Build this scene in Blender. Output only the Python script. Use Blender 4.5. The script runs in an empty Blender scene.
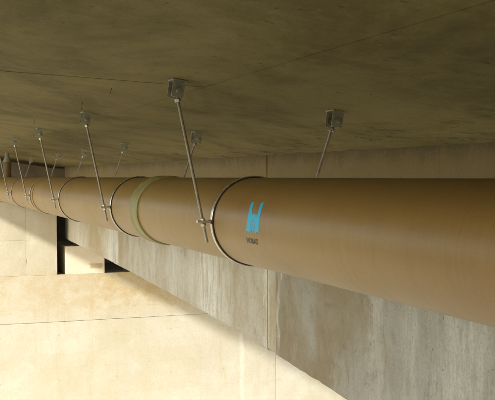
import bpy, bmesh, math, random
from mathutils import Vector, Matrix
random.seed(7)
sc = bpy.context.scene
COL = sc.collection

# ------------------------------------------------------------------ camera
# world: +Y along the pipe (away), +X across the bridge, +Z up, camera at the origin
camd = bpy.data.cameras.new('camera'); cam = bpy.data.objects.new('camera', camd); COL.objects.link(cam)
r_ = Vector((0.94339, -0.33167, -0.0044)); u_ = Vector((0.01255, 0.02245, 0.99967)); f_ = Vector((0.33146, 0.94313, -0.02534))
m = Matrix.Identity(4)
for i in range(3):
    m[i][0] = r_[i]; m[i][1] = u_[i]; m[i][2] = -f_[i]
cam.matrix_world = m
camd.sensor_width = 36.0; camd.lens = 975.06 * 36 / 495
camd.clip_start = 0.05; camd.clip_end = 3000
sc.camera = cam

# ------------------------------------------------------------------ light
LD = Vector((0.74, 0.53, -0.408)).normalized()          # travel direction of sunlight
TO = -LD
world = bpy.data.worlds.new('World'); sc.world = world; world.use_nodes = True
wn = world.node_tree; wn.nodes.clear()
sky = wn.nodes.new('ShaderNodeTexSky'); sky.sky_type = 'NISHITA'; sky.sun_disc = False
sky.sun_elevation = math.asin(TO.z); sky.sun_rotation = math.atan2(TO.x, TO.y)
sky.air_density = 1.0; sky.dust_density = 1.2
bg = wn.nodes.new('ShaderNodeBackground'); bg.inputs[1].default_value = 0.15
wo = wn.nodes.new('ShaderNodeOutputWorld')
wn.links.new(sky.outputs[0], bg.inputs[0]); wn.links.new(bg.outputs[0], wo.inputs[0])
sund = bpy.data.lights.new('sun', 'SUN'); sun = bpy.data.objects.new('sun', sund); COL.objects.link(sun)
sund.energy = 2.0; sund.angle = math.radians(1.5); sund.color = (1.0, 0.968, 0.90)
sun.rotation_euler = LD.to_track_quat('-Z', 'Y').to_euler(); sun.location = (-10, -20, 12)
sc.view_settings.view_transform = 'Standard'; sc.view_settings.look = 'None'
sc.view_settings.gamma = 1.0; sc.view_settings.exposure = 1.5
sc.render.engine = 'CYCLES'
sc.cycles.max_bounces = 10; sc.cycles.diffuse_bounces = 7

# ------------------------------------------------------------------ node helpers
class NT:
    def __init__(s, name):
        s.mat = bpy.data.materials.new(name); s.mat.use_nodes = True
        s.t = s.mat.node_tree; s.b = s.t.nodes['Principled BSDF']
        g = s.t.nodes.new('ShaderNodeNewGeometry'); s.pos = g.outputs['Position']; s.nrm = g.outputs['Normal']
        x = s.t.nodes.new('ShaderNodeSeparateXYZ'); s.t.links.new(s.pos, x.inputs[0])
        s.x, s.y, s.z = x.outputs
    def put(s, sock, v):
        if hasattr(v, 'is_linked') or hasattr(v, 'links'): s.t.links.new(v, sock)
        else:
            if isinstance(v, tuple) and len(v) == 3 and sock.type == 'RGBA': v = v + (1,)
            sock.default_value = v
    def scale(s, sx, sy, sz, off=(0, 0, 0)):
        n = s.t.nodes.new('ShaderNodeMapping'); s.t.links.new(s.pos, n.inputs[0])
        n.inputs['Scale'].default_value = (sx, sy, sz); n.inputs['Location'].default_value = off
        return n.outputs[0]
    def noise(s, vec, scale=1, detail=6, rough=.6, dist=0):
        n = s.t.nodes.new('ShaderNodeTexNoise'); s.t.links.new(vec, n.inputs['Vector'])
        n.inputs['Scale'].default_value = scale; n.inputs['Detail'].default_value = detail
        n.inputs['Roughness'].default_value = rough; n.inputs['Distortion'].default_value = dist
        return n.outputs['Fac']
    def math(s, op, a, b=0., c=0.):
        n = s.t.nodes.new('ShaderNodeMath'); n.operation = op
        s.put(n.inputs[0], a); s.put(n.inputs[1], b); s.put(n.inputs[2], c)
        return n.outputs[0]
    def rng(s, v, a, b, c=0., d=1., smooth=True):
        n = s.t.nodes.new('ShaderNodeMapRange'); n.interpolation_type = 'SMOOTHSTEP' if smooth else 'LINEAR'
        s.put(n.inputs[0], v)
        for i, q in enumerate((a, b, c, d)): n.inputs[i + 1].default_value = q
        return n.outputs[0]
    def mix(s, fac, a, b, blend='MIX'):
        n = s.t.nodes.new('ShaderNodeMix'); n.data_type = 'RGBA'; n.blend_type = blend
        s.put(n.inputs[0], fac); s.put(n.inputs[6], a); s.put(n.inputs[7], b)
        return n.outputs[2]
    def band(s, coord, c, w, soft):       # 1 inside |coord-c|<w, fading over soft
        d = s.math('ABSOLUTE', s.math('SUBTRACT', coord, c))
        return s.rng(d, w, w + soft, 1, 0)
    def bump(s, h, strength=.3, dist=.01):
        n = s.t.nodes.new('ShaderNodeBump'); n.inputs['Strength'].default_value = strength
        n.inputs['Distance'].default_value = dist; s.put(n.inputs['Height'], h)
        s.t.links.new(n.outputs[0], s.b.inputs['Normal'])
    def out(s, col, rough=.85, metal=0., spec=.3):
        s.put(s.b.inputs['Base Color'], col); s.put(s.b.inputs['Roughness'], rough)
        s.put(s.b.inputs['Metallic'], metal); s.b.inputs['Specular IOR Level'].default_value = spec
        return s.mat

def wiggle(n, coord, amt=.12, sc_=1.5):
    return n.math('ADD', coord, n.rng(n.noise(n.scale(1, 1, 1), sc_, 4), .2, .8, -amt, amt, False))

# deck soffit: brown-olive concrete with rust blotches, dark spots, pale patches
def mat_soffit():
    n = NT('soffit_concrete')
    big = n.noise(n.scale(.8, .5, 1), 1.5, 8, .66, .6)
    mid = n.noise(n.scale(1, .8, 1), 4, 9, .72, .3)
    grain = n.noise(n.scale(1.6, .8, 1, (1, 1, 0)), 14, 8, .78, .2)
    fine = n.noise(n.scale(1, 1, 1), 70, 5, .75)
    c = n.mix(n.rng(big, .36, .64), (.125, .100, .030), (.225, .183, .066))
    c = n.mix(n.rng(mid, .46, .70, 0, .45), c, (.25, .205, .085))
    c = n.mix(n.rng(grain, .50, .72, 0, .45), c, (.245, .202, .098))
    c = n.mix(n.rng(grain, .46, .30, 0, .45), c, (.082, .066, .026))
    # skewed shutter-board smears
    r = n.t.nodes.new('ShaderNodeMapping'); n.t.links.new(n.pos, r.inputs[0])
    r.inputs['Rotation'].default_value = (0, 0, math.radians(38)); r.inputs['Scale'].default_value = (1, 5, 1)
    sm = n.noise(r.outputs[0], 2.0, 7, .65, .3)
    c = n.mix(n.rng(sm, .55, .70, 0, .35), c, (.24, .20, .095))
    c = n.mix(n.rng(sm, .44, .28, 0, .35), c, (.09, .072, .026))
    near = n.rng(n.x, 2.2, 3.0)
    rb = n.noise(n.scale(1.5, .8, 1, (0, 3, 0)), 4.5, 7, .75)
    c = n.mix(n.math('MULTIPLY', n.rng(rb, .53, .62), n.math('MULTIPLY', near, .75)), c, (.055, .036, .018))
    pb = n.noise(n.scale(1.3, .6, 1, (7, 1, 0)), 3.2, 8, .75)
    c = n.mix(n.math('MULTIPLY', n.rng(pb, .55, .68), n.rng(n.x, 1.8, 3.2, .15, .6)), c, (.25, .225, .14))
    spots = n.noise(n.scale(1, 1, 1, (5, 5, 0)), 22, 2, .5)
    c = n.mix(n.rng(spots, .70, .75, 0, .7), c, (.045, .034, .016))
    c = n.mix(n.rng(fine, .45, .70, 0, .35), c, (.085, .068, .03))
    n.bump(n.math('ADD', n.math('MULTIPLY', grain, .7), n.math('MULTIPLY', fine, .4)), .45, .010)
    return n.out(c, .9)

# girder web: grey cast concrete, vertical runs, lime bloom at the pour joints
def mat_girder(name, tint, seed):
    n = NT(name)
    big = n.noise(n.scale(1, .5, .6, (seed, 0, 0)), 1.5, 7, .65, .4)
    mot = n.noise(n.scale(1, 1.1, .7, (seed, 5, 7)), 3.6, 9, .76, .5)
    runs = n.noise(n.scale(1, 3.0, .30, (seed, 1, 2)), 1.9, 8, .72, .5)
    runs2 = n.noise(n.scale(1, 8, .7, (seed, 4, 1)), 2.2, 7, .72, .3)
    fine = n.noise(n.scale(1, 1, 1), 45, 6, .75)
    a = tuple(v * tint for v in (.24, .205, .132)); b = tuple(v * tint for v in (.31, .302, .258))
    c = n.mix(n.rng(big, .35, .65), a, b)
    c = n.mix(n.rng(mot, .50, .68, 0, .55), c, tuple(v * tint for v in (.185, .158, .105)))
    c = n.mix(n.rng(mot, .46, .30, 0, .55), c, tuple(v * tint for v in (.335, .325, .28)))
    c = n.mix(n.rng(runs, .54, .76, 0, .35), c, tuple(v * tint for v in (.165, .138, .09)))
    c = n.mix(n.math('MULTIPLY', n.rng(runs2, .58, .74, 0, .6), n.rng(mot, .42, .60)), c, (.43, .425, .38))
    br = n.noise(n.scale(1, .9, .6, (seed, 9, 3)), 2.2, 8, .7, .4)
    c = n.mix(n.rng(br, .48, .66, 0, .6), c, tuple(v * tint for v in (.195, .145, .075)))
    cool = n.math('MULTIPLY', n.rng(n.math('ADD', n.y, n.math('MULTIPLY', mot, 3.)), 8.6, 7.0), n.rng(n.math('SUBTRACT', mot, n.z), .2, 1.2))
    c = n.mix(n.math('MULTIPLY', cool, .55), c, (.255, .27, .25))
    blot = n.noise(n.scale(1, .8, .8, (seed, 2, 8)), 2.8, 9, .76, .8)
    c = n.mix(n.rng(blot, .56, .66, 0, .45), c, tuple(v * tint for v in (.15, .135, .10)))
    y = wiggle(n, n.y, .12, 2.0)
    brk = n.rng(n.noise(n.scale(1, 4, .8, (0, 2, 5)), 3, 8, .76, .4), .34, .60)
    zf = n.math('ADD', n.z, mot)
    for yc, w, soft, amt in ((15.95, .28, .20, 1.), (10.55, .20, .40, .95), (9.95, .03, .3, .5), (12.1, .05, .5, .45), (11.2, .01, .2, .4), (8.72, .012, .06, .7),
                             (8.40, .01, .06, .55), (6.35, .04, .22, .32), (5.85, .01, .15, .3), (5.25, .10, .45, .40), (13.2, .02, .4, .3), (19.4, .5, .9, .4)):
        k = n.math('MULTIPLY', n.band(y, yc, w, soft), n.math('MULTIPLY', brk, n.rng(zf, .6, .1, amt * .45, amt)))
        c = n.mix(k, c, (.54, .55, .51))
    # brown band and dark fringe below the deck
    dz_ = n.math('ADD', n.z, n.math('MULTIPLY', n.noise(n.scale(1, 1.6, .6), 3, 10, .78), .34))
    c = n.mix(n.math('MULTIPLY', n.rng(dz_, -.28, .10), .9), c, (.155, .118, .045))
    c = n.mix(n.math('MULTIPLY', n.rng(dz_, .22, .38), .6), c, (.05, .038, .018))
    holes = n.noise(n.scale(1, 1, 1, (2, 2, 2)), 30, 2, .5)
    c = n.mix(n.rng(holes, .70, .74, 0, .6), c, (.10, .085, .06))
    pores = n.noise(n.scale(1, 1, 1, (6, 1, 4)), 85, 3, .6)
    c = n.mix(n.rng(pores, .62, .70, 0, .5), c, tuple(v * tint for v in (.13, .115, .085)))
    c = n.mix(n.rng(pores, .38, .30, 0, .4), c, tuple(v * tint for v in (.40, .395, .36)))
    c = n.mix(n.rng(fine, .42, .7, 0, .35), c, tuple(v * tint for v in (.17, .152, .112)))
    n.bump(n.math('SUBTRACT', n.math('ADD', n.math('MULTIPLY', mot, .5), n.math('MULTIPLY', fine, .45)), n.rng(holes, .72, .76, 0, .4)), .4, .010)
    return n.out(c, .88)

# sunlit abutment: pale cream concrete with ochre stains, shutter marks, faint runs
def mat_abut(name, stain=1.0, seed=0.):
    n = NT(name)
    big = n.noise(n.scale(.7, 1, .9, (seed, 0, 3)), .9, 8, .68, .5)
    mid = n.noise(n.scale(1, 1, 1.2, (seed, 3, 0)), 2.6, 10, .78, .3)
    runs = n.noise(n.scale(3.0, 1, .25, (seed, 1, 0)), 1.6, 8, .72, .2)
    fine = n.noise(n.scale(1, 1, 1), 26, 7, .78)
    c = n.mix(n.rng(big, .32, .68), (.43, .395, .305), (.49, .465, .385))
    c = n.mix(n.rng(mid, .52, .68, 0, .42 * stain), c, (.40, .345, .215))
    c = n.mix(n.rng(mid, .46, .32, 0, .6), c, (.54, .51, .43))
    c = n.mix(n.rng(runs, .50, .66, 0, .55 * stain), c, (.41, .355, .235))
    # ochre stain under the bearing shelf, with tan shadow tone painted in rightwards
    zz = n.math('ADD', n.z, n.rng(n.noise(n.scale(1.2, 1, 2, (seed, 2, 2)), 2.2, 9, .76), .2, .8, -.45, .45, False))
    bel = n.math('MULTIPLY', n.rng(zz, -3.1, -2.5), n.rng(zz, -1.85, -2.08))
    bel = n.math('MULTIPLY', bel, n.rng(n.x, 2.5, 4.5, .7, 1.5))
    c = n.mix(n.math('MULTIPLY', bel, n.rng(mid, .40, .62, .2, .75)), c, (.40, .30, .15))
    # shutter panels cast with slightly different concrete
    cb = n.t.nodes.new('ShaderNodeCombineXYZ')
    n.put(cb.inputs[0], n.math('FLOOR', n.math('ADD', n.math('MULTIPLY', n.x, .80), .1))); n.put(cb.inputs[1], n.math('FLOOR', n.math('MULTIPLY', n.z, 1.62 / 1.5)))
    wnz = n.t.nodes.new('ShaderNodeTexWhiteNoise'); n.t.links.new(cb.outputs[0], wnz.inputs['Vector'])
    c = n.mix(n.math('MULTIPLY', wnz.outputs['Value'], n.rng(mid, .35, .60, .1, .5)), c, (.42, .37, .255))
    x = wiggle(n, n.x, .05, 2)
    c = n.mix(n.math('MULTIPLY', n.band(x, 7.06, .015, .06), .4), c, (.64, .61, .53))
    # lift lines between shutter boards and tie holes
    zb_ = n.math('ABSOLUTE', n.math('SUBTRACT', n.math('FRACT', n.math('MULTIPLY', n.z, 1.62)), .5))
    c = n.mix(n.math('MULTIPLY', n.rng(zb_, .018, .006), n.rng(mid, .45, .6, 0, .35)), c, (.37, .30, .19))
    fx = n.math('SUBTRACT', n.math('FRACT', n.math('MULTIPLY', n.x, .83)), .5); fz = n.math('SUBTRACT', n.math('FRACT', n.math('MULTIPLY', n.z, 1.05)), .5)
    dd = n.math('SQRT', n.math('ADD', n.math('POWER', n.math('MULTIPLY', fx, 1.2), 2.), n.math('POWER', n.math('MULTIPLY', fz, .95), 2.)))
    c = n.mix(n.rng(dd, .030, .018, 0, .45), c, (.36, .29, .18))
    c = n.mix(n.rng(fine, .46, .68, 0, .4), c, (.38, .33, .225))
    n.bump(n.math('ADD', n.math('MULTIPLY', mid, .6), n.math('MULTIPLY', fine, .6)), .55, .02)
    return n.out(c, .9)

def mat_plain(name, a, b, scale=6, rough=.8, bump=.3, metal=0., spec=.3, dist=.01):
    n = NT(name)
    k = n.noise(n.scale(1, 1, 1), scale, 7, .68, .3); f = n.noise(n.scale(1, 1, 1), scale * 9, 4, .6)
    c = n.mix(n.rng(k, .3, .7), a, b)
    c = n.mix(n.rng(f, .4, .7, 0, .3), c, tuple(v * .7 for v in a))
    n.bump(n.math('ADD', k, n.math('MULTIPLY', f, .4)), bump, dist)
    return n.out(c, n.rng(k, .3, .7, rough - .08, rough + .08), metal, spec)

def mat_pipe():
    n = NT('tan_fibreglass')
    ring = n.noise(n.scale(.5, 14, .5), 2.0, 6, .7)           # faint hoops left by casting
    big = n.noise(n.scale(1, .6, 1), 2.4, 7, .65, .3)
    fine = n.noise(n.scale(1, 1, 1), 120, 3, .6)
    grit = n.noise(n.scale(1, 1, 1, (3, 1, 8)), 150, 4, .7)
    hue = n.noise(n.scale(1, .35, 1, (2, 0, 0)), 1.3, 5, .6)
    c = n.mix(n.rng(hue, .38, .62), (.205, .118, .032), (.228, .146, .040))
    c = n.mix(n.rng(big, .35, .70, 0, .5), c, (.275, .182, .056))
    c = n.mix(n.rng(ring, .35, .75, 0, .22), c, (.33, .215, .065))
    nz = n.t.nodes.new('ShaderNodeSeparateXYZ'); n.t.links.new(n.nrm, nz.inputs[0])
    crown_dark = n.math('MULTIPLY', n.rng(nz.outputs[2], .30, .95), n.rng(big, .3, .7, .4, .9))
    c = n.mix(n.math('MULTIPLY', crown_dark, .55), c, (.135, .092, .032))   # darker brown towards the top
    sm = n.noise(n.scale(1, 1.6, .7, (4, 2, 9)), 4, 9, .78, .5)
    c = n.mix(n.rng(sm, .52, .68, 0, .5), c, (.185, .100, .026))
    drip = n.noise(n.scale(.6, 9, .6, (1, 6, 2)), 1.6, 7, .7, .2)
    c = n.mix(n.rng(drip, .57, .72, 0, .45), c, (.165, .098, .032))
    scr = n.noise(n.scale(14, 1.2, 14, (5, 5, 1)), 3, 6, .7, .6)
    c = n.mix(n.rng(scr, .68, .76, 0, .35), c, (.45, .33, .17))
    c = n.mix(n.rng(grit, .52, .68, 0, .55), c, (.17, .10, .035))
    c = n.mix(n.rng(fine, .54, .70, 0, .14), c, (.40, .27, .105))
    n.bump(n.math('ADD', n.math('MULTIPLY', ring, .6), n.math('MULTIPLY', fine, .5)), .08, .004)
    return n.out(c, n.rng(big, .3, .7, .36, .46), 0, .42)

def mat_steel(name, a, b, rough, metal=.75, spec=.5, rust=.45):
    n = NT(name)
    k = n.noise(n.scale(1, 1, 1), 28, 6, .7); g = n.noise(n.scale(1, 1, 1), 110, 3, .6)
    c = n.mix(n.rng(k, .35, .7), a, b); c = n.mix(n.rng(g, .6, .75, 0, rust), c, (.16, .11, .06))
    n.bump(g, .2 if rust > .3 else .06, .003)
    return n.out(c, n.rng(k, .3, .7, rough - .1, rough + .12), metal, spec)

M = {
    'soffit': mat_soffit(),
    'girder': mat_girder('web_concrete_dim', .84, 0.), 'girder_lit': mat_girder('web_concrete_lit', 1.5, 3.), 'girder_half_lit': mat_girder('web_concrete_half_lit', 1.25, 1.),  # tints paint in the wall's bounce light: dim near, paler towards the far end
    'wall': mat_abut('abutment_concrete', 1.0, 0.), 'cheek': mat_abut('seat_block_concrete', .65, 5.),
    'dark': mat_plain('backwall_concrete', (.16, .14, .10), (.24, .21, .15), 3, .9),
    'ground': mat_plain('dry_soil', (.17, .145, .075), (.25, .21, .115), .5, .95, .4, dist=.05),
    'gravel': mat_plain('bounce_gravel', (.54, .485, .36), (.62, .57, .45), 3, .95, .6, dist=.03),  # kept pale so the unseen apron throws light up at the far end
    'rubber': mat_plain('black_rubber', (.018, .018, .018), (.03, .03, .03), 20, .75),
    'pipe': mat_pipe(),
    'coupling': mat_plain('coupling_rubber_glass', (.20, .18, .068), (.285, .258, .115), 14, .5, .15, spec=.45, dist=.004),
    'band': mat_steel('stainless_band', (.58, .565, .53), (.70, .685, .65), .30, .92, rust=.15),
    'rod': mat_steel('galvanised_rod', (.30, .29, .25), (.44, .42, .37), .45, .8),
    'bracket': mat_steel('galvanised_plate', (.27, .28, .22), (.37, .375, .31), .5, .15),
    'bolt': mat_steel('zinc_bolt', (.36, .35, .32), (.52, .51, .47), .4, .8),
    'nut': mat_steel('bright_nut', (.45, .44, .40), (.58, .57, .52), .35, .9),
    'riser': mat_plain('brown_riser', (.10, .068, .03), (.15, .10, .045), 12, .6),
    'collar': mat_plain('grey_collar', (.18, .18, .16), (.27, .27, .245), 12, .6),
    'wire': mat_plain('rusty_wire', (.05, .035, .02), (.09, .06, .035), 40, .8),
}
def mat_ink(name, a, wear, col2):
    n = NT(name)
    k = n.noise(n.scale(1, 1, 1), 170, 5, .7)
    return n.out(n.mix(n.rng(k, .52, .72, 0, wear), a, col2), .5, 0, .4)
M['blue'] = mat_ink('blue_print', (.02, .40, .68), .5, (.09, .33, .46))
M['blue2'] = mat_ink('blue_print_faded', (.11, .27, .34), .5, (.22, .22, .15))
M['ink'] = mat_ink('black_print', (.022, .017, .012), .55, (.14, .085, .035))

# ------------------------------------------------------------------ object helpers
def tag(o, label=None, cat=None, group=None, kind=None):
    for k, v in (('label', label), ('category', cat), ('group', group), ('kind', kind)):
        if v: o[k] = v
    return o
def empty(name, loc, label, cat, group=None):
    o = bpy.data.objects.new(name, None); COL.objects.link(o); o.location = loc; o.empty_display_size = .1
    return tag(o, label, cat, group)
def link(name, me, mat, parent=None, smooth=False):
    o = bpy.data.objects.new(name, me); COL.objects.link(o)
    if mat and not me.materials: me.materials.append(mat)
    if smooth:
        for p in me.polygons: p.use_smooth = True
    if parent:
        o.parent = parent; o.matrix_parent_inverse = Matrix.Translation(-parent.location)
    return o
def finish(name, bm, mat, parent=None, smooth=False, bevel=0., autos=False):
    if bevel:
        bmesh.ops.bevel(bm, geom=list(bm.edges), offset=bevel, segments=2, affect='EDGES', profile=.6)
    bmesh.ops.recalc_face_normals(bm, faces=bm.faces)
    me = bpy.data.meshes.new(name); bm.to_mesh(me); bm.free()
    o = link(name, me, mat, parent, smooth)
    if autos:
        for p in me.polygons: p.use_smooth = True
        me.set_sharp_from_angle(angle=math.radians(35))
    return o
def box(name, x0, x1, y0, y1, z0, z1, mat, parent=None, bevel=.006):
    bm = bmesh.new(); bmesh.ops.create_cube(bm, size=1)
    for v in bm.verts:
        v.co = Vector(((x0 + x1) / 2 + v.co.x * (x1 - x0), (y0 + y1) / 2 + v.co.y * (y1 - y0), (z0 + z1) / 2 + v.co.z * (z1 - z0)))
    return finish(name, bm, mat, parent, bevel=bevel)
def prism(name, pts_top, pts_bot, mat, parent=None, bevel=0.):
    bm = bmesh.new(); n = len(pts_top)
    a = [bm.verts.new(p) for p in pts_top]; b = [bm.verts.new(p) for p in pts_bot]
    bm.faces.new(a); bm.faces.new(b[::-1])
    for i in range(n): bm.faces.new((a[i], b[i], b[(i + 1) % n], a[(i + 1) % n]))
    return finish(name, bm, mat, parent, bevel=bevel)
def frame_to(axis):
    return Vector(axis).normalized().to_track_quat('Z', 'Y').to_matrix().to_4x4()
def revolve(prof, p0, axis, seg, bm=None):
    """prof: list of (radius, distance along axis)"""
    bm = bm or bmesh.new(); F = Matrix.Translation(Vector(p0)) @ frame_to(axis); rows = []
    for r, h in prof:
        rows.append([bm.verts.new(F @ Vector((r * math.cos(2 * math.pi * i / seg), r * math.sin(2 * math.pi * i / seg), h))) for i in range(seg)])
    for a, b in zip(rows, rows[1:]):
        for i in range(seg): bm.faces.new((a[i], a[(i + 1) % seg], b[(i + 1) % seg], b[i]))
    bm.faces.new(rows[0][::-1]); bm.faces.new(rows[-1])
    return bm

# ------------------------------------------------------------------ setting: ground
GZ = -6.0
bm = bmesh.new(); N = 40
vs = {}
def gpos(i): t = (i / N * 2 - 1); return math.copysign(abs(t) ** 2.2, t) * 900
for i in range(N + 1):
    for j in range(N + 1):
        x, y = gpos(i), gpos(j); d = math.hypot(x, y)
        vs[i, j] = bm.verts.new((x, y, GZ + (random.uniform(-.06, .06) if d < 60 else random.uniform(-.25, .1))))
for i in range(N):
    for j in range(N): bm.faces.new((vs[i, j], vs[i + 1, j], vs[i + 1, j + 1], vs[i, j + 1]))
g = finish('ground', bm, M['ground'], smooth=True); tag(g, 'dry brown earth under and beside the bridge', None, kind='structure')

ap = box('bounce_apron', -40, 16, 5.0, 20.52, GZ - .5, GZ + .09, M['gravel'], None, 0); tag(ap, 'pale gravel apron added unseen below the abutment wall to bounce light', None, kind='structure')  # unseen, added to bounce light onto the wall and far girder

# ------------------------------------------------------------------ bridge deck with soffit panels
def cz(x): return .705 - .16 * x
XE, XW, YB, YF = -1.43, 3.24, -26., 23.3
deck = empty('bridge_deck', (0, 0, .7), 'brown stained concrete underside of the bridge deck overhead', 'bridge deck')
T = .03
prof = [(XE + .002, cz(XE) + T), (XW, cz(XW) + T), (9.2, cz(XW) + T), (9.2, 1.7), (XE + .002, 1.5)]
prism('deck_slab', [(x, YB, z) for x, z in prof], [(x, YF + .4, z) for x, z in prof], M['soffit'], deck)
def panel(poly, g=.0025, gy=.005, dz=0.):
    cx = sum(p[0] for p in poly) / len(poly); cy = sum(p[1] for p in poly) / len(poly)
    q = [(x - math.copysign(g, x - cx), y - math.copysign(gy, y - cy)) for x, y in poly]
    prism('soffit_panel', [(x, y, cz(x) + T + .01) for x, y in q], [(x, y, cz(x) + dz) for x, y in q], M['soffit'], deck)
JX = 1.497
sk = lambda x: 5.1 + (1.33 - x) * 1.0
panel([(XE, YB), (JX, YB), (JX, sk(JX)), (XE, sk(XE))], gy=.0012, dz=.001)
panel([(XE, sk(XE)), (JX, sk(JX)), (JX, 16.1), (XE, 16.1)], dz=-.001)
panel([(JX, YB), (XW - .004, YB), (XW - .004, 8.85), (JX, 7.0)], gy=.001, dz=-.001)
panel([(JX, 7.0), (XW - .004, 8.85), (XW - .004, 16.1), (JX, 16.1)], dz=.0015)
panel([(XE, 16.1), (JX, 16.1), (JX, YF), (XE, YF)], dz=.004)
panel([(JX, 16.1), (XW - .004, 16.1), (XW - .004, YF), (JX, YF)], dz=.001)

# unseen beam added at the deck edge, deepened to shade girder and near pipe
bm = bmesh.new(); rows = []
for i in range(41):
    y = YB + (YF - YB) * i / 40; zbm = cz(XE) - min(1.8, max(0., 9.5 - y) * .075) - .001
    rows.append([bm.verts.new(q) for q in ((XE - .004, y, zbm), (XE + .30, y, zbm), (XE + .30, y, 1.6), (XE - .004, y, 1.6))])
for a, b in zip(rows, rows[1:]):
    for k in range(4): bm.faces.new((a[k], b[k], b[(k + 1) % 4], a[(k + 1) % 4]))
bm.faces.new(rows[0][::-1]); bm.faces.new(rows[-1])
finish('added_shade_beam', bm, M['dark'], deck)

# ------------------------------------------------------------------ box girder: cast lengths with curved soffit
ZB = [(-26, -3.3), (-8, -2.75), (0, -2.2), (4, -1.93), (7.22, -1.75), (8.44, -1.68), (9.47, -1.63), (10.63, -1.585), (11.98, -1.55), (13.37, -1.515), (14.66, -1.475), (17.09, -1.425), (19.41, -1.385), (21.05, -1.355)]
def zb(y):
    for (a, za), (b, zb_) in zip(ZB, ZB[1:]):
        if y <= b: return za + (zb_ - za) * (y - a) / (b - a)
    return ZB[-1][1]
gird = empty('box_girder', (5.5, 10, -2), 'grey weathered concrete girder with curved underside behind the pipe', 'bridge girder')
def girder_len(name, y0, y1, mat, proud=0., n=14, x1=8.6, ztop=.36):
    n = max(n, int((y1 - y0) / .09)) if proud > -.005 else n
    bm = bmesh.new(); rows = []
    for i in range(n + 1):
        y = y0 + (y1 - y0) * i / n; z = zb(y); x0 = XW - proud; e = .016 + random.uniform(0, .012) + (random.random() < .05) * random.uniform(.005, .02)
        rows.append([bm.verts.new((x0, y, ztop)), bm.verts.new((x0, y, z + e - proud)), bm.verts.new((x0 + e, y, z - proud)), bm.verts.new((x1, y, z - proud)), bm.verts.new((x1, y, ztop))])
    for a, b in zip(rows, rows[1:]):
        for k in range(5): bm.faces.new((a[k], b[k], b[(k + 1) % 5], a[(k + 1) % 5]))
    bm.faces.new(rows[0][::-1]); bm.faces.new(rows[-1])
    return finish(name, bm, mat, gird)
girder_len('girder_segment', -26, 5.498, M['girder'], .002, 24)
girder_len('girder_segment', 5.503, 8.44, M['girder'], 0., 10)
girder_len('joint_strip', 8.446, 8.664, M['girder_half_lit'], -.006, 2)
girder_len('girder_segment', 8.67, 15.996, M['girder_half_lit'], .001)
girder_len('girder_segment', 16.004, 21.05, M['girder_lit'], -.003)

# ------------------------------------------------------------------ abutment
WY = 20.5
ab = empty('abutment_wall', (4, WY, GZ), 'sunlit cream concrete abutment wall below the girder', 'wall')
box('wall_core', -6, 14, WY + .03, 23.2, GZ - .3, -2.09, M['dark'], ab, 0)
ZJ, XJ = -3.045, 7.87
def wpanel(x0, x1, z0, z1, par, mat, y0=WY, y1=WY + .1, bev=.012):
    # slightly uneven cast face
    bm = bmesh.new(); nx = max(2, int((x1 - x0) / .16)); nz = max(2, int((z1 - z0) / .14))
    grid = [[bm.verts.new((x0 + (x1 - x0) * i / nx, y0 + (random.uniform(-.0025, .0025) if 0 < i < nx and 0 < j < nz else random.choice((.002, .004, .006, .014))), z0 + (z1 - z0) * j / nz)) for i in range(nx + 1)] for j in range(nz + 1)]
    for j in range(nz):
        for i in range(nx): bm.faces.new((grid[j][i], grid[j][i + 1], grid[j + 1][i + 1], grid[j + 1][i]))
    per = [grid[0][i] for i in range(nx + 1)] + [grid[j][nx] for j in range(1, nz + 1)] + [grid[nz][i] for i in range(nx - 1, -1, -1)] + [grid[j][0] for j in range(nz - 1, 0, -1)]
    back = [bm.verts.new((v.co.x, y1, v.co.z)) for v in per]
    for i in range(len(per)):
        k = (i + 1) % len(per); bm.faces.new((per[i], back[i], back[k], per[k]))
    bm.faces.new(back)
    return finish('wall_panel', bm, mat, par, autos=True)
gp = .004
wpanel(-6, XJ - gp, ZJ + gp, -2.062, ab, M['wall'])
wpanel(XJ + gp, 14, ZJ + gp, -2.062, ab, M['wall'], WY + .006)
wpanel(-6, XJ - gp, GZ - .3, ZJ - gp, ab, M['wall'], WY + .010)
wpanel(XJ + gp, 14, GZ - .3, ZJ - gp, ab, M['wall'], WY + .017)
box('bearing_shelf', -5.98, 13.98, WY + .02, 23.15, -2.2, -2.066, M['dark'], ab, 0)
box('back_wall', -6, 14, 23.0, 23.55, -2.1, .9, M['dark'], ab, 0)

ck = empty('seat_block', (1.5, WY, -2.06), 'pale concrete seat block left of the dark gap', 'concrete block')
box('block_core', -6, 2.97, WY + .08, 22.9, -2.06, -.31, M['cheek'], ck, 0)
wpanel(2.350, 2.985, -2.0605, -.30, ck, M['cheek'], WY + .016, WY + .12)
wpanel(-6, 2.347, -1.3245, -.30, ck, M['cheek'], WY + .018, WY + .12)
wpanel(-6, 2.347, -2.0605, -1.3265, ck, M['cheek'], WY + .014, WY + .12)

pl = empty('bearing_plinth', (3.58, 21, -2.06), 'small pale concrete plinth carrying the end of the girder', 'plinth')
def mat_plinth():
    n = NT('plinth_concrete')
    big = n.noise(n.scale(1, 1, 1, (2, 0, 0)), 2.5, 7, .65); fine = n.noise(n.scale(1, 1, 1), 34, 5, .7)
    c = n.mix(n.rng(big, .3, .7), (.52, .47, .36), (.60, .55, .44))
    st = n.math('MULTIPLY', n.band(wiggle(n, n.x, .05, 6), 3.80, .11, .05), n.band(wiggle(n, n.z, .03, 6), -1.90, .04, .03))
    c = n.mix(n.math('MULTIPLY', st, .75), c, (.34, .23, .11))
    c = n.mix(n.rng(fine, .4, .7, 0, .25), c, (.46, .36, .22))
    n.bump(n.math('ADD', big, fine), .3, .012); return n.out(c, .9)
M['plinth'] = mat_plinth()
box('plinth_body', 3.17, 3.99, WY + .03, 22.4, -2.068, -1.475, M['plinth'], pl, .012)
box('bearing_pad', 3.36, 3.86, WY + .13, 21.0, -1.476, -1.352, M['rubber'], pl, .006)

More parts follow.
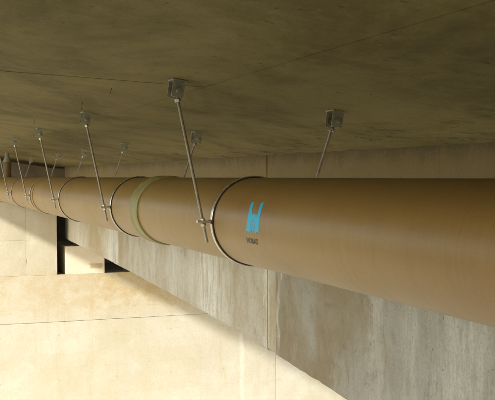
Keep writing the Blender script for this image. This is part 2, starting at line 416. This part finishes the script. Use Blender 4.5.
# ------------------------------------------------------------------ pipe line
PX, PZ, PR = 1.75, -.2439, .2306
pipe = empty('drain_pipe', (PX, 5, PZ), 'long tan fibreglass drain pipe hung under the deck', 'pipe')
def cyl_part(name, y0, y1, prof, mat, seg=128, ny=2, par=pipe):
    bm = revolve([(r, y) for r, y in prof], (PX, 0, PZ), (0, 1, 0), seg)
    return finish(name, bm, mat, par, autos=True)
CY = [0.73, 6.73, 12.56, 18.56]
ends = [-9.0] + CY + [22.2]
for a, b in zip(ends, ends[1:]):
    a2, b2 = a + .004, b - .004
    n = max(2, int((b2 - a2) / .6))
    cyl_part('pipe_section', a2, b2, [(PR - .004, a2), (PR, a2 + .004)] + [(PR, a2 + (b2 - a2) * i / n) for i in range(1, n)] + [(PR, b2 - .004), (PR - .004, b2)], M['pipe'], 160)
for c, w, t in ((CY[0], .12, .013), (CY[1], .12, .013), (CY[2], .075, .011), (CY[3], .12, .016)):
    P = [(PR - .002, -w), (PR + t * .7, -w), (PR + t, -w + .006), (PR + t, -w * .62), (PR + t * .62, -w * .52), (PR + t * .62, w * .52), (PR + t, w * .62), (PR + t, w - .006), (PR + t * .7, w), (PR - .002, w)]
    cyl_part('coupling', 0, 0, [(r, c + h) for r, h in P], M['coupling'] if c != CY[2] else M['pipe'], 160)

# ---- print on the pipe: flat shapes in (along, arc) wrapped onto the surface
def wrap(name, polys, mat, lift, parent, bm=None, y0=4.262):
    """polys in metres: u to the right as read (towards -Y), v up the circumference from the springline"""
    if bm is None:
        bm = bmesh.new()
        for poly in polys: bm.faces.new([bm.verts.new((u, v, 0)) for u, v in poly])
        bm.normal_update(); bmesh.ops.triangulate(bm, faces=bm.faces)
    vs_ = [v.co.y for v in bm.verts]; lo, hi = min(vs_), max(vs_); k = lo + .004
    while k < hi:
        bmesh.ops.bisect_plane(bm, geom=list(bm.verts) + list(bm.edges) + list(bm.faces), plane_co=(0, k, 0), plane_no=(0, 1, 0)); k += .006
    for v in bm.verts:
        u, s = v.co.x, v.co.y; a = s / PR; R = PR + lift
        v.co = Vector((PX - R * math.cos(a), y0 - u, PZ + R * math.sin(a)))
    bmesh.ops.recalc_face_normals(bm, faces=bm.faces)
    for f in bm.faces:
        c = f.calc_center_median()
        if f.normal.dot(Vector((c.x - PX, 0, c.z - PZ))) < 0: f.normal_flip()
    me = bpy.data.meshes.new(name); bm.to_mesh(me); bm.free()
    return link(name, me, mat, parent)
D = math.pi / 180 * PR
body = [(-.084, -6.4 * D), (-.076, -4.2 * D), (-.060, -4.2 * D), (-.050, -6.4 * D), (-.036, -4.0 * D), (-.004, -3.8 * D), (.026, -3.6 * D), (.044, -6.2 * D), (.060, -3.6 * D), (.074, -3.6 * D), (.086, -5.6 * D),
        (.090, 0), (.094, 10 * D), (.087, 20 * D), (.076, 30.4 * D), (.062, 31.6 * D), (.040, 29.2 * D), (.050, 21 * D), (.057, 15.6 * D), (-.021, 15.9 * D), (-.040, 22 * D), (-.056, 29.3 * D), (-.070, 31.2 * D), (-.086, 28.6 * D), (-.076, 20 * D), (-.068, 10 * D), (-.075, 0)]
logo = wrap('logo', [body], M['blue'], .0006, pipe)
logo['label'] = 'bright blue two-pronged printed emblem'
arch = []
for w, h0, base in ((.036, 9.5, -3.9), (.016, 4.6, -3.9)):
    out = [(.008 + w * math.cos(t), (h0 * D - base * D) * max(0, math.sin(t)) ** .8 + base * D) for t in [math.pi * i / 14 for i in range(15)]]
    inn = [(.008 + (u - .008) * (1 - .0055 / w), base * D + (v - base * D) * (1 - .006 / (h0 * D - base * D))) for u, v in out]
    for i in range(14): arch.append([out[i], out[i + 1], inn[i + 1], inn[i]])
for q in (arch[:14], arch[14:]): wrap('logo_arch', q, M['blue2'], .0011, pipe)
def text_bm(s, height, width):
    cu = bpy.data.curves.new('t', 'FONT'); cu.body = s; cu.size = 1; cu.resolution_u = 3; cu.offset = .03
    o = bpy.data.objects.new('t', cu); COL.objects.link(o)
    bpy.context.view_layer.update()
    me = bpy.data.meshes.new_from_object(o.evaluated_get(bpy.context.evaluated_depsgraph_get()))
    bpy.data.objects.remove(o); bpy.data.curves.remove(cu)
    b = bmesh.new(); b.from_mesh(me); bpy.data.meshes.remove(me)
    xs = [v.co.x for v in b.verts]; ys = [v.co.y for v in b.verts]
    for v in b.verts:
        v.co = Vector(((v.co.x - min(xs)) / (max(xs) - min(xs)) * width, (v.co.y - min(ys)) / (max(ys) - min(ys)) * height, 0))
    return b
def place_text(s, h, w, u0, v0):
    b = text_bm(s, h, w)
    for v in b.verts: v.co = Vector((v.co.x + u0, v.co.y + v0, 0))
    o = wrap('lettering', None, M['ink'], .0006, pipe, b)
    return o
lt = place_text('HOBAS', .028, .150, -.100, -19.2 * D); lt['label'] = 'small black printed word HOBAS'
place_text('®', .010, .010, .055, -15.0 * D)

# ------------------------------------------------------------------ hangers
def sweep_strip(path, width, thick, y, bm=None):
    """path: XZ points; a flat strip of given width (along Y) and thickness (normal to path)"""
    bm = bm or bmesh.new(); rows = []; n = len(path); ch = min(width, thick) * .25
    for i in range(n):
        a = Vector(path[max(0, i - 1)]); b = Vector(path[min(n - 1, i + 1)]); t = (b - a).normalized(); nn = Vector((-t.y, t.x))
        p = Vector(path[i]); row = []
        for dy, dn in ((-width / 2 + ch, thick / 2), (width / 2 - ch, thick / 2), (width / 2, thick / 2 - ch), (width / 2, -thick / 2 + ch), (width / 2 - ch, -thick / 2), (-width / 2 + ch, -thick / 2), (-width / 2, -thick / 2 + ch), (-width / 2, thick / 2 - ch)):
            q = p + nn * dn; row.append(bm.verts.new((q.x, y + dy, q.y)))
        rows.append(row)
    for a, b in zip(rows, rows[1:]):
        for k in range(8): bm.faces.new((a[k], a[(k + 1) % 8], b[(k + 1) % 8], b[k]))
    bm.faces.new(rows[0][::-1]); bm.faces.new(rows[-1])
    return bm
def rod_bm(p0, p1, r=.0085):
    p0 = Vector(p0); p1 = Vector(p1); L = (p1 - p0).length; prof = []; h = 0
    while h < L:
        prof.append((r, h)); prof.append((r * .86, h + .0028)); h += .0056
    return revolve(prof, p0, p1 - p0, 10)
def hexnut(name, c, axis, r, h, mat, parent):
    bm = revolve([(r * .88, -h / 2), (r, -h / 2 + .002), (r, h / 2 - .002), (r * .88, h / 2)], c, axis, 6)
    return finish(name, bm, mat, parent)
def bracket(parent, x, y, zc, side):
    """two-plate clevis on a base plate, following the slope of the deck underside"""
    th = math.atan(.16)
    R = Matrix.Translation((x, y, zc)) @ Matrix.Rotation(th, 4, 'Y')
    def lb(name, x0, x1, y0, y1, z0, z1, mat, par, bev=.002):
        o = box(name, x0, x1, y0, y1, z0, z1, mat, None, bev); o.data.transform(R)
        if par: o.parent = par; o.matrix_parent_inverse = Matrix.Translation(-parent.location)
        return o
    b = lb('ceiling_bracket', -.038, .038, -.052, .052, -.008, 0, M['bracket'], parent)
    for sgn in (-1, 1):
        # cheek plate with rounded lower corners
        bm = bmesh.new(); w, hgt, t = .032, .092, .006; rc = .008
        pts = [(-w, -.009), (-w, -hgt + rc), (-w + rc * .3, -hgt + rc * .3), (-w + rc, -hgt), (w - rc, -hgt), (w - rc * .3, -hgt + rc * .3), (w, -hgt + rc), (w, -.009)]
        A = [bm.verts.new((u, sgn * .042 - t / 2, v)) for u, v in pts]; B = [bm.verts.new((u, sgn * .042 + t / 2, v)) for u, v in pts]
        bm.faces.new(A); bm.faces.new(B[::-1])
        for i in range(len(A)): bm.faces.new((A[i], B[i], B[(i + 1) % len(A)], A[(i + 1) % len(A)]))
        bm.transform(R)
        o = finish('cheek_plate', bm, M['bracket'], None); o.parent = b
    o = lb('web_plate', .0225, .0285, -.0385, .0385, -.090, -.009, M['bracket'], None, .001); o.parent = b
    pc = R @ Vector((0, 0, -.055))
    bm = revolve([(.0085, -.062), (.0085, .062)], pc, (0, 1, 0), 12); o = finish('pivot_bolt', bm, M['bolt'], None, autos=True); o.parent = b
    for sy, hh in ((-1, .009), (1, .009)):
        o = hexnut('bolt_head', pc + Vector((0, sy * .0515, 0)), (0, 1, 0), .0155, hh, M['bolt'], None); o.parent = b
        bm = revolve([(.019, -.001), (.019, .001)], pc + Vector((0, sy * .0462, 0)), (0, 1, 0), 16); o = finish('washer', bm, M['bolt'], None); o.parent = b
    return pc
def hanger(y, label, stub=.105, ear_turn=0.):
    h = empty('pipe_hanger', (PX, y, PZ), label, 'pipe hanger', 'steel ring hangers along the pipe')
    Rb = PR + .0075
    def half(sgn):
        pth = []; gap = .0030 * sgn
        pth += [(-Rb - .078, gap), (-Rb - .042, gap), (-Rb - .014, gap + sgn * .0005), (-Rb - .004, gap + sgn * .006)]
        for i in range(61):
            a = math.radians(177 - 174 * i / 60); pth.append((Rb * math.cos(a), sgn * Rb * math.sin(a)))
        pth += [(Rb + .004, gap + sgn * .006), (Rb + .014, gap + sgn * .0005), (Rb + .042, gap), (Rb + .078, gap)]
        if ear_turn:
            for i in range(4): pth[i] = (pth[i][0], pth[i][1] + ear_turn * (-Rb - pth[i][0]))
        return [(PX + u, PZ + v) for u, v in pth]
    for sgn in (1, -1):
        finish('clamp_band', sweep_strip(half(sgn), .028, .006, y), M['band'], h, autos=True)
    bm = revolve([(PR - .001, -.021), (PR + .0042, -.021), (PR + .0042, .021), (PR - .001, .021)], (PX, y, PZ), (0, 1, 0), 96)
    finish('rubber_liner', bm, M['rubber'], h, autos=True)
    for sx, xt in ((-1, 1.333), (1, 2.225)):
        pc = bracket(h, xt, y, cz(xt), sx)
        ear = Vector((PX + sx * (Rb + .046), y, PZ))
        dr = (ear - pc).normalized()
        rod = finish('threaded_rod', rod_bm(pc + dr * .012, ear + dr * stub), M['rod'], h, autos=False)
        def sub(name, bm_, mat, autos=False):
            o = finish(name, bm_, mat, None, autos=autos); o.parent = rod
        sub('rod_eye_shade', revolve([(.021, -.036), (.021, .036)], pc, (0, 1, 0), 16), M['wire'], True)  # dark eye stands in for the shade inside the bracket slot
        sub('nut', revolve([(.015, -.009), (.017, -.007), (.017, .007), (.015, .009)], pc + dr * .050, dr, 6), M['nut'])
        for o_ in (-.0155, .0155):
            sub('nut', revolve([(.0125, -.0065), (.0145, -.005), (.0145, .005), (.0125, .0065)], ear + dr * o_, dr, 6), M['nut'])
            sub('washer', revolve([(.0165, -.0012), (.0165, .0012)], ear + dr * (o_ * .53), dr, 16), M['bolt'], True)
    return h
HY = [4.874, 7.542, 10.271, 12.749, 15.09, 18.42]
HL = ['nearest steel ring hanger, its clamp right beside the blue emblem',
      'steel ring hanger just beyond the wide olive coupling, second nearest',
      'third steel ring hanger from the camera, halfway along the visible pipe',
      'fourth steel ring hanger, right against the far coupling',
      'fifth steel ring hanger, near the left edge of the photo',
      'farthest steel ring hanger, beyond the brown drain riser']
for y, l, s, e in zip(HY, HL, (.108, .11, .10, .07, .09, .1), (.06, -.02, .03, 0, .02, 0)):
    hanger(y, l, s, e)

# ------------------------------------------------------------------ drain riser standing on the far pipe
rz = empty('drain_riser', (PX, 18.08, PZ + PR), 'brown vertical drain outlet with grey cone top on the far pipe', 'drain outlet')
bm = revolve([(.078, -.02), (.078, .02), (.072, .022), (.072, .24), (.080, .242), (.080, .27)], (PX, 18.08, PZ + PR), (0, 0, 1), 32)
finish('riser_pipe', bm, M['riser'], rz, autos=True)
bm = revolve([(.074, .255), (.070, .28), (.040, .37), (.036, cz(PX) - PZ - PR + .02)], (PX, 18.08, PZ + PR), (0, 0, 1), 32)
finish('cone_collar', bm, M['collar'], rz, autos=True)

# ------------------------------------------------------------------ tie wire stubs left in the deck underside
for (x, y, L, l) in ((1.16, 5.72, .035, 'tiny rusty wire stub in the deck, nearest the camera'), (1.18, 6.82, .05, 'tiny rusty wire stub in the deck above the second bracket'), (1.13, 9.08, .045, 'tiny rusty wire stub in the deck above the third bracket')):
    bm = bmesh.new(); p = Vector((x, y, cz(x) + .01))
    for k in range(3):
        q = p + Vector((random.uniform(-.006, .006), random.uniform(-.006, .006), -L / 2.4))
        revolve([(.0018, 0), (.0016, (q - p).length)], p, q - p, 6, bm); p = q
    tag(finish('wire_stub', bm, M['wire']), l, 'wire', 'wire stubs in the deck')
